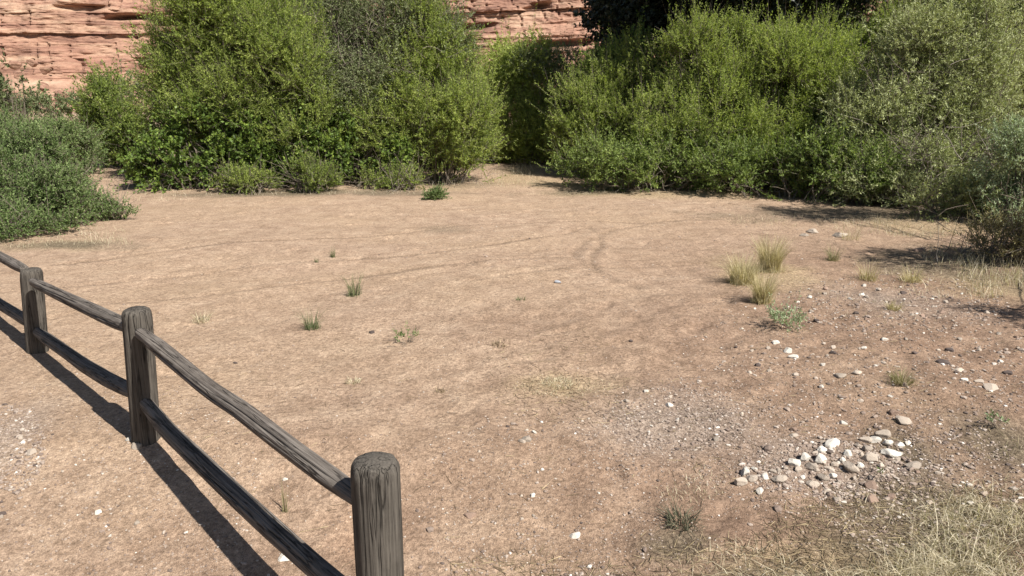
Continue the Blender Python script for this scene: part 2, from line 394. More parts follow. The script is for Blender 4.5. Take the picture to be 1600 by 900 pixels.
def cat_mesh(parts):
    V, Fq, T, o = [], [], [], 0
    for p in parts:
        V.append(p[0]); Fq.append(p[1] + o); T.append(p[2] if len(p) > 2 else np.full(len(p[0]), .4)); o += len(p[0])
    return np.concatenate(V), np.concatenate(Fq), np.concatenate(T)

KIND = dict(  # twigs per m2 of lobe, twig length, leaves per twig, leaf length, width, up, outward, spread
    willow=dict(mat='willow', dens=185, tl=.34, nl=24, L=.044, W=.0135, up=1.05, out=.6, rnd=.55, thr=-.20, cl=.40),
    tall=dict(mat='willow', dens=165, tl=.36, nl=24, L=.046, W=.0145, up=.95, out=.65, rnd=.6, thr=-.16, cl=.45),
    far=dict(mat='willow_far', dens=120, tl=.30, nl=20, L=.05, W=.022, up=.7, out=.6, rnd=.6, thr=-.2, cl=.5),
    broad=dict(mat='broad', dens=125, tl=.24, nl=14, L=.058, W=.040, up=.4, out=.7, rnd=.7, thr=-.12, cl=.34),
    grey=dict(mat='grey', dens=85, tl=.34, nl=16, L=.042, W=.018, up=.5, out=.7, rnd=.8, thr=-.05, cl=.4),
    olive=dict(mat='olive', dens=125, tl=.30, nl=20, L=.046, W=.0135, up=.5, out=.75, rnd=.7, thr=-.12, cl=.36),
    silver=dict(mat='silver', dens=160, tl=.24, nl=20, L=.04, W=.013, up=.8, out=.6, rnd=.6, thr=-.25, cl=.3),
    kochia=dict(mat='kochia', dens=260, tl=.17, nl=18, L=.032, W=.014, up=.8, out=.6, rnd=.6, thr=-.40, cl=.25),
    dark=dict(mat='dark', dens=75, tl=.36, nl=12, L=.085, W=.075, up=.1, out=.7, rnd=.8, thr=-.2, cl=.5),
)
def shrub(name, label, cat, kind, lobes, group='shrubs round the clearing', tintshift=0., base=None, nstem=None, trunk=None, fol='foliage', stem='stem', ov=None, sr=.016):
    K = dict(KIND[kind]); K.update(ov or {})
    lb = np.array(lobes, float)                          # world: x y z rx ry rz
    bx = lb[:, 0].mean() if base is None else base[0]; by = lb[:, 1].mean() if base is None else base[1]
    bz = float(gz(bx, by)[0]); root = empty(name, (bx, by, bz), label, cat, group); O = np.array([bx, by, bz])
    B, D, TI, LB = [], [], [], []
    full = []
    for (x, y, z, rx, ry, rz) in lb:
        if rx < .12: full.append((x, y, z, rx, ry, rz, 1.)); continue
        full.append((x, y, z, rx * .80, ry * .80, rz * .80, .75))
        for _c in range(7):
            u_ = unit(rng.normal(size=(1, 3)))[0]; q = rng.uniform(.28, .46)
            full.append((x + u_[0] * rx * .72, y + u_[1] * ry * .72, z + u_[2] * rz * .72, rx * q, ry * q, rz * q * 1.1, .9))
    for li, (x, y, z, rx, ry, rz, dk) in enumerate(full):
        p = 1.6; area = 4 * math.pi * (((rx * ry) ** p + (rx * rz) ** p + (ry * rz) ** p) / 3) ** (1 / p)
        n = int(area * K['dens'] * dk)
        u = unit(rng.normal(size=(n, 3))); r = rng.random(n) ** .25
        # lumpy surface
        r = r * (1 + .34 * fbm(u[:, 0] * 2.2 + li * 7, u[:, 1] * 2.2 + x, u[:, 2] * 2.2 + y, 3, 101)) 
        pos = np.array([x, y, z]) + u * np.array([rx, ry, rz]) * r[:, None]
        cl = fbm(pos[:, 0] / K['cl'], pos[:, 1] / K['cl'], pos[:, 2] / K['cl'], 2, 7 + len(name))
        keep = (pos[:, 2] > gz(pos[:, 0], pos[:, 1]) + .03) & (cl > K['thr'])
        B.append(pos[keep]); D.append(u[keep]); TI.append(cl[keep])
    B, D, TI = np.concatenate(B), np.concatenate(D), np.concatenate(TI); n = len(B)
    td = unit(D * K['out'] + np.array([0, 0, 1.]) * K['up'] + rng.normal(size=(n, 3)) * K['rnd'])
    tl = K['tl'] * (.5 + .9 * rng.random(n)); lng = rng.random(n) < .07; tl[lng] *= 1.9; td[lng] = unit(td[lng] + np.array([0, 0, .8]))
    parts = [prism(B, B + td * tl[:, None], np.full(n, min(.003, sr * .3)), np.full(n, .0008), np.full(n, .3))]
    nl = K['nl']; tt = (np.arange(nl)[None, :] + rng.random((n, nl))) / nl; tt = .12 + .88 * tt
    bend = unit(rng.normal(size=(n, 3)) + np.array([0, 0, -.6]))
    pos = B[:, None, :] + td[:, None, :] * (tl[:, None] * tt)[..., None] + bend[:, None, :] * (tl[:, None] * tt ** 2 * .18)[..., None]
    pos = pos.reshape(-1, 3); ld = unit(np.repeat(td, nl, 0) * .7 + rng.normal(size=(n * nl, 3)) * .7)
    ta = (rng.random(n) * .5 + .25) + TI * .10 + tintshift + (pos[:, 2].reshape(n, nl).mean(1) * 0)
    tint = np.clip(np.repeat(ta, nl) + rng.normal(size=n * nl) * .16, 0, 1)
    sc = .7 + .6 * rng.random(n * nl)
    V, Fq, T = leaves_mesh(pos, ld, K['L'] * sc, K['W'] * sc, tint)
    ok = V.reshape(-1, 4, 3)[:, :, 2].min(1) > O[2] - .02
    V = V.reshape(-1, 4, 3)[ok].reshape(-1, 3); T = T.reshape(-1, 4)[ok].ravel(); Fq = np.arange(len(V)).reshape(-1, 4)
    mesh_np(fol, V - O, Fq, M[K['mat']], root, {'tint': T})
    sp_ = []
    if trunk:
        r0, splits = trunk
        top = lb[:, :3].mean(0); path = [O + (top - O) * s * np.array([.5, .5, .75]) + rng.normal(size=3) * .08 * s for s in np.linspace(0, 1, 7)]
        path[0] = O - np.array([0, 0, .1]); sp_.append(tube(path, list(np.linspace(r0, r0 * .5, 7)), 9)); org = path[-2:]
    for i in range(nstem or (8 + 3 * len(lb))):
        l = lb[rng.integers(len(lb))]; tgt = l[:3] + unit(rng.normal(size=(1, 3)))[0] * l[3:] * .75
        tgt[2] = max(tgt[2], O[2] + min(.3, l[5]))
        if trunk: st = path[rng.integers(2, 7)].copy()
        else:
            st = np.array([O[0] + (tgt[0] - O[0]) * .55 + rng.normal() * sr * 7, O[1] + (tgt[1] - O[1]) * .55 + rng.normal() * sr * 7, 0]); st[2] = gz(st[0], st[1])[0] - .03
        mid = (st + tgt) / 2 + np.array([(st[0] - tgt[0]) * .18, (st[1] - tgt[1]) * .18, abs(tgt[2] - st[2]) * .12])
        pts = [(1 - s) ** 2 * st + 2 * s * (1 - s) * mid + s * s * tgt + rng.normal(size=3) * sr * (s > 0) for s in np.linspace(0, 1, 7)]
        rr = (trunk[0] * .3 if trunk else sr); sp_.append(tube(pts, list(np.linspace(rr, rr * .25, 7)), 5))
        for q in range(4 if sr > .01 else 0):
            k = rng.integers(2, 7); e = pts[k - 1] + unit(rng.normal(size=(1, 3)) + np.array([[0, 0, .7]]))[0] * (.25 + .4 * rng.random())
            sp_.append(tube([pts[k - 1], (pts[k - 1] + e) / 2 + rng.normal(size=3) * .03, e], [.006, .004, .002], 4))
    a = cat_mesh(sp_); V2, F2, _t = cat_mesh([a, parts[0]])
    mesh_np(stem, V2 - O, F2, M['bark'], root)
    return root
def lobes(Yb, rows, dscale=.8):
    """rows: (px, py, rx_px, rz_px, depth offset) measured at distance Yb -> metric ellipsoids"""
    out = []
    for r in rows:
        Y_ = Yb + (r[4] if len(r) > 4 else 0); p = at(r[0], r[1], Y_); s = scale_at(p)
        out.append((p[0], p[1], p[2], r[2] * s, max(r[2], r[3]) * s * dscale, r[3] * s))
    return out
# --- left thicket
shrub('willow_shrub', 'tall bright green willow at the left end of the big middle thicket', 'shrub', 'tall',
      lobes(14.3, [(330, 90, 95, 105), (400, 60, 90, 120), (300, 160, 80, 90), (370, 190, 100, 80, -.3), (440, 130, 80, 110, -.2), (290, 60, 52, 60), (470, 200, 80, 70, -.4), (350, 10, 60, 60)]))
shrub('willow_shrub', 'bright green willow at the right end of the big middle thicket', 'shrub', 'tall',
      lobes(14.6, [(670, 170, 80, 95, -.3), (720, 200, 55, 75, -.3), (640, 90, 60, 75), (700, 120, 55, 65), (610, 200, 70, 75, -.4), (740, 240, 38, 42, -.3), (655, 45, 30, 35)]), tintshift=.05)
shrub('grey_leaved_tree', 'dark grey-green twiggy tree rising in the middle of the big thicket', 'tree', 'grey',
      lobes(14.7, [(520, 60, 75, 90, .3), (600, 50, 70, 70), (480, 120, 60, 70, -.4), (560, 130, 60, 70, -.4), (680, 35, 50, 45), (540, -20, 90, 60, .4), (640, 0, 60, 40, .3), (700, 80, 40, 40), (600, 120, 50, 60, -.3), (470, 30, 50, 60, .2)]), trunk=(.07, 4), fol='crown', stem='trunk', ov=dict(dens=105))
shrub('broad_leaved_shrub', 'dark green broad-leaved shrub low at the left foot of the big thicket', 'shrub', 'broad',
      lobes(13.5, [(262, 250, 55, 55), (320, 225, 60, 60, .1), (385, 215, 65, 55, .2), (235, 272, 34, 34), (350, 262, 60, 36), (290, 180, 40, 35, .4), (400, 165, 35, 30, .5)]))
shrub('broad_leaved_shrub', 'dark green broad-leaved shrub low in the centre of the big thicket', 'shrub', 'broad',
      lobes(13.8, [(470, 215, 55, 60, .1), (540, 235, 55, 50), (430, 255, 45, 40), (600, 250, 45, 40), (500, 165, 40, 35, .4), (560, 190, 45, 40, .3)]))
shrub('low_shrub', 'small rounded green bush at the foot of the thicket, nearest the clearing', 'shrub', 'kochia',
      lobes(12.95, [(482, 276, 38, 24), (460, 282, 25, 16), (505, 280, 25, 18)], .7), ov=dict(mat='willow'), tintshift=-.15)
shrub('low_shrub', 'small bright green bush under the dark shrub, left of the rounded one', 'shrub', 'kochia',
      lobes(13.0, [(385, 282, 30, 20), (360, 288, 20, 12), (415, 285, 18, 14)], .7), ov=dict(mat='willow'))
shrub('low_shrub', 'small bright green bush at the foot of the right-hand willow', 'shrub', 'kochia',
      lobes(13.3, [(610, 280, 30, 20), (640, 283, 20, 13), (585, 284, 16, 12)], .7), ov=dict(mat='willow'))
# --- the gap
shrub('gap_shrub', 'shaded deep green shrub filling the gap between the two thickets', 'shrub', 'far',
      lobes(17.8, [(800, 195, 60, 64), (860, 195, 60, 64), (760, 160, 50, 60, .5), (830, 135, 60, 55, .5), (790, 115, 40, 40, .8), (740, 210, 50, 50, .3), (840, 228, 45, 30, -.3)]), ov=dict(dens=150, thr=-.4, mat='willow'), tintshift=.4)
shrub('grey_leaved_shrub', 'grey-green shrub standing under the cliff right of the gap', 'shrub', 'grey',
      lobes(18, [(880, 120, 45, 45), (840, 105, 40, 30), (920, 130, 40, 40), (880, 180, 50, 50)]), ov=dict(thr=-.4, dens=120), tintshift=.15)
shrub('backing_shrub', 'dark green growth glimpsed between the yellow-green willows of the right thicket', 'shrub', 'far',
      lobes(16.2, [(1000, 160, 90, 90), (1120, 150, 90, 90), (1240, 150, 90, 90), (1360, 150, 90, 90), (1050, 220, 90, 60), (1180, 220, 90, 60), (1300, 220, 90, 60)]), ov=dict(L=.075, W=.035, dens=90, thr=-.5))
shrub('backing_shrub', 'dull green growth glimpsed behind the olive bushes at the right', 'shrub', 'olive',
      lobes(14.0, [(1440, 100, 90, 90), (1540, 100, 90, 90), (1640, 100, 90, 90), (1460, 200, 90, 80), (1560, 210, 90, 80), (1660, 210, 80, 80), (1500, 10, 90, 60), (1600, 0, 80, 70)]), ov=dict(L=.07, W=.028, dens=85, thr=-.5), tintshift=.05)
shrub('backing_shrub', 'dull green growth glimpsed behind the willows of the big left thicket', 'shrub', 'far',
      lobes(16.6, [(340, 140, 90, 100), (450, 110, 90, 100), (560, 110, 90, 100), (660, 150, 80, 90), (400, 230, 90, 60), (560, 230, 90, 60), (700, 230, 60, 55)]), ov=dict(L=.075, W=.035, dens=80, thr=-.5))
# --- right thicket
shrub('willow_shrub', 'yellow-green willow at the left end of the right-hand thicket', 'shrub', 'willow',
      lobes(15.5, [(930, 170, 70, 70), (985, 130, 75, 65), (900, 215, 55, 55, -.2), (970, 210, 80, 65, -.4), (1030, 180, 60, 80)]), tintshift=.06)
shrub('willow_shrub', 'yellow-green willow with the tallest tip in the right-hand thicket', 'shrub', 'willow',
      lobes(14.2, [(1080, 120, 75, 75), (1140, 110, 75, 70), (1050, 200, 70, 70, -.5), (1110, 200, 80, 80, -.6), (1075, 75, 25, 35), (1160, 72, 22, 28), (1170, 180, 60, 80, -.4)]), tintshift=.08)
shrub('willow_shrub', 'yellow-green willow in the middle of the right-hand thicket', 'shrub', 'willow',
      lobes(13.7, [(1230, 140, 80, 80), (1290, 125, 70, 65), (1210, 220, 80, 70, -.5), (1280, 210, 70, 80, -.4), (1210, 85, 25, 25)]), tintshift=.08)
shrub('willow_shrub', 'yellow-green willow showing above the grey olive bushes on the right', 'shrub', 'willow',
      lobes(14.2, [(1360, 125, 60, 60), (1400, 90, 50, 60), (1360, 190, 60, 60)]), tintshift=.02)
shrub('low_willow_shrub', 'low dark green bushes skirting the foot of the right-hand thicket, left half', 'shrub', 'far',
      lobes(13.0, [(900, 262, 45, 30, .7), (960, 262, 55, 34, .3), (1030, 262, 60, 36), (1090, 268, 50, 30)]), tintshift=.1)
shrub('low_willow_shrub', 'low dark green bushes skirting the foot of the right-hand thicket, right half', 'shrub', 'far',
      lobes(12.3, [(1150, 262, 55, 40, .2), (1220, 275, 60, 42), (1290, 275, 60, 50, -.4), (1350, 285, 50, 45, -.8)]))
# --- right: olive bushes
shrub('olive_bush', 'grey-green olive bush with feathery twigs, left of the dead branches', 'shrub', 'olive',
      lobes(12.2, [(1380, 220, 90, 85), (1330, 235, 60, 65), (1400, 160, 80, 70, .6), (1340, 175, 45, 45, .3), (1440, 290, 60, 45, -1), (1350, 290, 60, 45, -.6)]), ov=dict(thr=-.2), tintshift=.08)
shrub('olive_bush', 'tall pale grey-green olive bush reaching the top edge, above the dead branches', 'shrub', 'olive',
      lobes(12.2, [(1480, 90, 85, 80), (1540, 60, 80, 80), (1450, 150, 70, 60, -.2), (1520, 150, 80, 80), (1420, 80, 40, 45, .4), (1500, 20, 60, 50)]), tintshift=.12)
shrub('olive_bush', 'olive bush cut off by the right edge, highest of its group', 'shrub', 'olive',
      lobes(13.4, [(1590, 140, 80, 80), (1640, 70, 90, 100), (1580, 40, 60, 60), (1680, 180, 90, 90)]), tintshift=.15)
shrub('olive_bush', 'dull olive bush low behind the tangle of dead branches', 'shrub', 'olive',
      lobes(11.4, [(1510, 240, 75, 60), (1440, 255, 50, 45), (1570, 240, 60, 60)]), ov=dict(dens=90, thr=-.1), tintshift=-.02)
shrub('olive_bush', 'pale grey-green low bush filling the foot of the right-hand olive bushes', 'shrub', 'olive',
      lobes(10.3, [(1500, 305, 50, 34), (1560, 300, 50, 36), (1450, 318, 40, 26), (1620, 290, 60, 50), (1520, 325, 50, 24, -.1)]), ov=dict(thr=-.15), tintshift=-.05)
shrub('silver_bush', 'silvery blue-green bush at the right edge beside the dead branches', 'shrub', 'silver',
      lobes(9.8, [(1585, 250, 60, 50), (1640, 260, 70, 70), (1570, 300, 55, 38), (1620, 320, 70, 44), (1600, 345, 60, 26, -.2)]), tintshift=.1)
shrub('dry_bush', 'olive brown dry brush at the right edge, shading the stony ground', 'shrub', 'olive',
      lobes(7.5, [(1590, 395, 60, 42), (1660, 390, 80, 60), (1535, 412, 44, 26, .2), (1485, 412, 36, 20, .4), (1560, 375, 50, 30, .5), (1600, 432, 50, 22, -.1)]), ov=dict(mat='brush', thr=-.35, dens=190, tl=.20, L=.035, W=.009, up=1.1), tintshift=-.05, nstem=14)
# --- behind the right thicket
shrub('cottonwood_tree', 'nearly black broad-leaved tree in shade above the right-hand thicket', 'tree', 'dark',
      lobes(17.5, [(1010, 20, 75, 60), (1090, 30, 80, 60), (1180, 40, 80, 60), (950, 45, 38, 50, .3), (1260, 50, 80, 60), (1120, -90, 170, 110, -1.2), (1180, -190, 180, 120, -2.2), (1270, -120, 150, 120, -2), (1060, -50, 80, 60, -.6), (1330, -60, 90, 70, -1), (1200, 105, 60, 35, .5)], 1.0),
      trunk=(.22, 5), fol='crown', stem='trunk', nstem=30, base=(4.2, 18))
shrub('grey_leaved_tree', 'grey-green tree against the dark one at the top of the photo', 'tree', 'olive',
      lobes(16.2, [(1290, 30, 60, 50), (1240, 15, 50, 40), (1370, 20, 60, 50), (1430, 10, 60, 55), (1300, -50, 90, 50)]), trunk=(.08, 3), fol='crown', stem='trunk', tintshift=-.25, ov=dict(dens=90, thr=-.1))
# --- left edge
shrub('leafy_weed_bush', 'deep green weedy bush at the left edge, nearest the fence', 'shrub', 'kochia',
      lobes(9.6, [(20, 310, 70, 70), (70, 305, 66, 62, .3), (-60, 300, 90, 90), (105, 330, 42, 34, .1), (30, 250, 60, 55, .8), (-30, 350, 60, 40, -.6), (60, 355, 60, 28, -.5), (10, 365, 40, 22, -.9)]))
shrub('leafy_weed_bush', 'deep green weedy bush whose tip reaches furthest into the clearing', 'shrub', 'kochia',
      lobes(10.4, [(118, 325, 44, 34), (186, 342, 30, 15, -.2), (92, 285, 50, 42, .5), (150, 333, 36, 20, -.1)]))
shrub('leafy_weed_bush', 'deep green weedy bush behind the others on the left, below the cliff', 'shrub', 'kochia',
      lobes(13.5, [(60, 225, 80, 40), (115, 235, 50, 42), (0, 215, 70, 40), (-70, 220, 80, 50), (140, 243, 30, 28, 2.)]), ov=dict(dens=150, L=.04), tintshift=.05)
shrub('background_shrub', 'mid green shrub beside the left willow, in front of the boulders', 'shrub', 'far',
      lobes(17, [(165, 160, 38, 38), (190, 200, 40, 38, -.5), (150, 195, 35, 30), (212, 228, 34, 34, -.6), (180, 228, 34, 34, -.2)]), ov=dict(mat='willow', dens=110), tintshift=-.2)
shrub('background_shrub', 'dull scrub along the foot of the cliff at the left', 'shrub', 'grey',
      lobes(34, [(75, 168, 40, 12), (130, 160, 34, 12), (180, 150, 30, 16), (200, 125, 20, 12), (40, 165, 34, 14), (215, 150, 22, 22)]), ov=dict(dens=22, L=.10, W=.05, tl=.5), tintshift=-.1)
shrub('background_shrub', 'dark green shrub at the left edge in front of the rock slope', 'shrub', 'grey',
      lobes(24, [(18, 118, 20, 26), (0, 150, 30, 30), (50, 158, 24, 14)]), ov=dict(dens=60, L=.08, W=.045), tintshift=-.25)
shrub('offside_tree', 'small tree just outside the right edge casting shade on the stones', 'tree', 'olive',
      [(5.65, 6.9, 1.6, .85, .5, .4), (5.05, 4.8, 1.5, .42, .3, .25), (6.9, 8.4, 3.7, .7, .5, .4)], trunk=(.06, 3), fol='crown', stem='trunk', ov=dict(dens=120, thr=-.4), base=(7.2, 6.9))

# ================================================================== grass tufts and weeds
def blades(n, r, h, lean, w, seed_c=(0, 0), flat=0., z0=None, spread=1., nseg=3):
    """curved tapering blades rising from a disc; returns V,F,T in local space"""
    ang = rng.random(n) * 2 * math.pi; rr = r * np.sqrt(rng.random(n))
    b = np.stack([rr * np.cos(ang), rr * np.sin(ang), np.zeros(n)], 1)
    hd = rng.random(n) * 2 * math.pi * (1 - .5) + ang * .0 if False else ang + rng.normal(size=n) * .7
    L = h * (.45 + .65 * rng.random(n)); le = lean * (.2 + rng.random(n))
    out = np.stack([np.cos(hd), np.sin(hd), np.zeros(n)], 1); side = np.stack([-np.sin(hd), np.cos(hd), np.zeros(n)], 1)
    tw = rng.random(n) * math.pi; side = side * np.cos(tw)[:, None] + out * np.sin(tw)[:, None]
    V = []
    for i in range(nseg + 1):
        s = i / nseg; x_ = le * s ** 1.7; up = np.sqrt(np.maximum(1 - np.minimum(le, .97) ** 2 * s, .02)) * s
        p = b + out * (L * x_)[:, None] + np.array([0, 0, 1.]) * (L * up * (1 - flat))[:, None]
        ww = w * (1 - s * .85) * (.7 + .6 * rng.random(n))
        V += [p - side * (ww / 2)[:, None], p + side * (ww / 2)[:, None]]
    V = np.stack(V, 1).reshape(-1, 3); k = (nseg + 1) * 2; i0 = np.arange(n)[:, None] * k
    Fq = np.concatenate([i0 + np.array([[2 * s, 2 * s + 1, 2 * s + 3, 2 * s + 2]]) for s in range(nseg)], 0)
    T = np.repeat(np.clip(rng.normal(.5, .22, n), 0, 1), k)
    return V, Fq, T
def tuft(name, label, px, py, hpx, wpx, mat, n, lean=.5, w=.004, group='grass tufts in the clearing', cat='grass tuft', extra=None):
    p = gp(px, py); s = scale_at(p); parts = [blades(n, wpx * s * .22, hpx * s * 1.15, lean, w)]
    parts.append(blades(n // 3, wpx * s * .35, hpx * s * .45, .9, w))
    if extra: parts.append(extra(p, s))
    V, Fq, T = cat_mesh(parts)
    o = mesh_np(name, V, Fq, M[mat], attrs={'tint': T}, loc=(p[0], p[1], p[2] - .004)); return tag(o, label, cat, group, 'stuff' if 'matted' in label else None)
tuft('bunch_grass', 'tallest straw-coloured bunch of grass, rear one of the three together', 1203, 424, 52, 62, 'bunch', 760, .55)
tuft('bunch_grass', 'straw-coloured bunch of grass, left one of the three together', 1160, 442, 44, 72, 'bunch', 640, .75)
tuft('bunch_grass', 'straw-coloured bunch of grass, front one of the three together', 1191, 472, 48, 52, 'bunch', 460, .6)
tuft('bunch_grass', 'small dry tuft of grass right of the tallest straw bunch', 1301, 407, 24, 34, 'straw_green', 130, .7)
tuft('bunch_grass', 'thin dry tuft of grass between two others near the shade', 1356, 438, 32, 50, 'bunch', 130, .8)
tuft('bunch_grass', 'dry tuft of grass at the edge of the dark shade', 1424, 440, 26, 56, 'bunch', 170, .9)
tuft('bunch_grass', 'low dry tuft of grass among small white stones', 1396, 484, 18, 40, 'bunch', 110, .9)
tuft('bunch_grass', 'wispy dry tuft beside the pale flat rocks near the thicket', 1328, 374, 26, 60, 'bunch', 60, .9, .003)
tuft('green_tuft', 'upright grey-green tuft of grass in the middle left of the clearing', 554, 462, 34, 38, 'tuft_green', 95, .45)
tuft('green_tuft', 'green tuft with one pale stalk, nearest to the fence', 487, 514, 34, 42, 'tuft_green', 90, .7)
tuft('green_tuft', 'tiny green tuft farthest back in the clearing, right of a fainter one', 520, 402, 16, 14, 'tuft_green', 40, .5)
tuft('green_tuft', 'tiny faint green tuft left of the farthest one', 494, 410, 10, 15, 'tuft_green', 22, .6)
tuft('green_tuft', 'tiny flat olive tuft alone near the middle of the clearing', 814, 469, 9, 30, 'tuft_green', 34, .95)
tuft('yellow_weed', 'yellowish weed with spreading stems behind the long top rail', 316, 502, 20, 48, 'straw', 80, .9)
tuft('yellow_weed', 'flat yellow weed lying right of the fence', 552, 598, 10, 44, 'straw', 70, .98)
tuft('dry_weed', 'grey dry weed on the stony ground right of centre', 1408, 598, 26, 72, 'straw_green', 150, .95, cat='weed')
tuft('dark_weed', 'dark dead weed with stiff stems near the bottom edge', 1065, 818, 34, 96, 'darkweed', 120, 1.15, .005, cat='weed')
tuft('dry_stalk', 'thin dry stalk standing under the upper rail near the front post', 446, 800, 52, 12, 'straw_green', 12, .25, .004, cat='weed')
tuft('dry_weed', 'sparse flattened brown weed where tyre ruts cross centre', 780, 540, 10, 50, 'mud', 60, .98, .004, cat='weed')
tuft('dry_weed', 'matted straw patch in the middle foreground', 870, 600, 10, 110, 'straw', 220, .98, .004, cat='weed')
tuft('dry_weed', 'faint dead weed lying left of centre foreground', 690, 612, 10, 36, 'mud', 40, .95, .003, cat='weed')
def weed(name, label, px, py, hpx, wpx, kind, ov=None, group='weeds on the clearing'):
    p = gp(px, py); s = scale_at(p); r = wpx * s * .5; h = hpx * s
    K = KIND[kind]; KK = dict(dens=1500, tl=h * .7, nl=12, L=.022, W=.007, thr=-.6, rnd=.8, out=.9); KK.update(ov or {})
    shrub(name, label, 'weed', kind, [(p[0], p[1], p[2] + h * .3, r * .7, r * .7, h * .35)], group=group, nstem=6, ov=KK, sr=.003)
weed('silver_weed', 'small bluish green leafy weed below the straw bunches', 1225, 512, 28, 56, 'silver')
weed('spreading_weed', 'low green weed with spreading runners left of centre', 636, 536, 20, 66, 'silver', dict(dens=650, mat='kochia'))
weed('low_weed', 'low dark green weed alone in front of the far thicket', 680, 311, 16, 42, 'kochia', dict(dens=700, L=.04, W=.014))
weed('low_weed', 'small dark green weed on the right end of the stone pile', 1368, 738, 18, 42, 'kochia')
weed('low_weed', 'small blue-green weed right of the stone pile', 1553, 668, 20, 40, 'silver')

# dead branches
def dead(label, Yb, box, n, L, seed, name='dead_brush', r=.008, up=.5, mat='dead', kind=None):
    parts = []
    x0, y0, x1, y1 = box
    c = gp((x0 + x1) / 2, y1)
    for i in range(n):
        p = at(rng.uniform(x0, x1), rng.uniform(y0, y1), Yb + rng.normal() * .35)
        p[2] = max(p[2], float(gz(p[0], p[1])[0]) + .02)
        d = unit(np.array([[rng.normal(), rng.normal() * .6, rng.normal() * .5 + up]]))[0]; ln = L * rng.uniform(.4, 1.2)
        q = [p]
        for k in range(5):
            d = unit((d + rng.normal(size=3) * .22)[None])[0]; nx_ = q[-1] + d * ln / 5; nx_[2] = max(nx_[2], .02); q.append(nx_)
        rr = r * rng.uniform(.35, 1); v, f = tube(q, list(np.linspace(rr, rr * .3, 6)), 4)
        parts.append((v, f, np.full(len(v), np.clip(rng.normal(.5, .25), 0, 1))))
    V, Fq, T = cat_mesh(parts); O = np.array([c[0], Yb, 0.])
    return tag(mesh_np(name, V - O, Fq, M[mat], attrs={'tint': T}, loc=tuple(O)), label, 'dead brush', None if kind else 'dead branches in the thickets', kind)
dead('tangle of grey dead branches under the tall olive bush', 10.9, (1410, 220, 1560, 335), 210, .7, 1, r=.006)
dead('pale arching dead twigs at the foot of the silvery bush', 9.8, (1420, 315, 1590, 350), 18, .55, 2, r=.005, up=.2)
dead('bare twigs sticking out among the willow and olive leaves', 12.0, (1340, 100, 1520, 230), 60, .9, 3, r=.006, up=.8)
dead('brown dead twigs scattered over the shaded ground at the right edge', 8.0, (1450, 395, 1600, 430), 16, .4, 4, r=.005, up=.1)

dead('bare grey twigs standing out in the upper middle of the big left thicket', 13.9, (450, 20, 700, 200), 110, .7, 5, r=.005, up=.9)
dead('dry twigs along the shaded foot of the big left thicket', 13.0, (230, 275, 760, 298), 150, .35, 6, r=.004, up=.3, name='fallen_twigs', kind='stuff')
# ---- grass nobody could count
def field(name, label, regions, mat, hrange, w=.0035, lean=.8, cat='grass'):
    Vs = []
    for (px, py, rx, ry, n, hs) in regions:
        a = rng.random(n) * 2 * math.pi; r = np.sqrt(rng.random(n)); X_ = px + rx * r * np.cos(a); Y_ = py + ry * r * np.sin(a)
        pts = np.array([gnd(u, v_) for u, v_ in zip(X_, Y_)]); cl = fbm(pts[:, 0] * 5, pts[:, 1] * 5, 0, 2, 200)
        pts = pts[cl > .25 - .9 * rng.random(len(pts))]
        if not len(pts): continue
        pts[:, 2] = gz(pts[:, 0], pts[:, 1]) - .003
        V, Fq, T = blades(len(pts), 0.0, 1, lean, w); k = len(V) // len(pts)
        h = rng.uniform(*hrange, len(pts)) * hs; Vr = V.reshape(len(pts), k, 3).copy()
        c = (Vr[:, 0:1] + Vr[:, 1:2]) / 2
        # scale the blade's length only, keep its width
        mid = (Vr[:, 0::2] + Vr[:, 1::2]) / 2; half = (Vr[:, 1::2] - Vr[:, 0::2]) / 2
        mid = mid * h[:, None, None]
        Vr[:, 0::2] = mid - half; Vr[:, 1::2] = mid + half
        Vr += pts[:, None, :]; Vs.append((Vr.reshape(-1, 3), Fq, T))
    V, Fq, T = cat_mesh(Vs)
    return tag(mesh_np(name, V, Fq, M[mat], attrs={'tint': T}), label, cat, kind='stuff')
field('dry_grass', 'tangle of dry straw grass filling the lower right corner',
      [(1330, 922, 290, 52, 5200, 1.), (1520, 850, 120, 85, 2300, 1.), (1590, 760, 80, 60, 800, .9), (1200, 910, 200, 28, 1600, 1.), (1470, 900, 150, 50, 700, 1.6),
       (1420, 800, 110, 40, 450, .7), (1150, 850, 90, 30, 220, .8), (1450, 860, 150, 80, 60, 2.4), (1200, 890, 160, 30, 30, 2.), (1540, 790, 80, 60, 35, 2.)], 'straw', (.03, .13), .0030, 1.6)
field('green_grass', 'olive green grass blades mixed into the straw in the lower right corner',
      [(1330, 925, 290, 50, 600, 1.2), (1530, 840, 110, 90, 600, 1.2), (1580, 740, 60, 60, 200, .8), (1430, 770, 90, 30, 120, .5)], 'straw_green', (.03, .12), .0026, 1.5)
field('straw_grass', 'thin straw-coloured grass along the foot of the thickets and sparse patches',
      [(800, 280, 50, 14, 700, 1), (1080, 300, 200, 8, 1600, .8), (1440, 355, 140, 14, 1300, 1), (700, 283, 90, 8, 700, 1.6), (450, 300, 250, 6, 1500, .8), (250, 308, 60, 4, 200, .8), (1300, 345, 180, 10, 900, .7),
       (100, 382, 110, 10, 700, .9), (1560, 440, 70, 30, 1500, 1.7), (1500, 400, 60, 20, 500, 1.2), (880, 602, 80, 16, 260, .3), (1490, 440, 120, 30, 600, .8), (140, 365, 60, 10, 350, 1), (820, 268, 30, 8, 300, 2),
       (1080, 740, 60, 25, 160, .4), (1300, 480, 150, 60, 260, .45), (860, 880, 120, 25, 260, .5)], 'straw', (.04, .13), .004, .8)
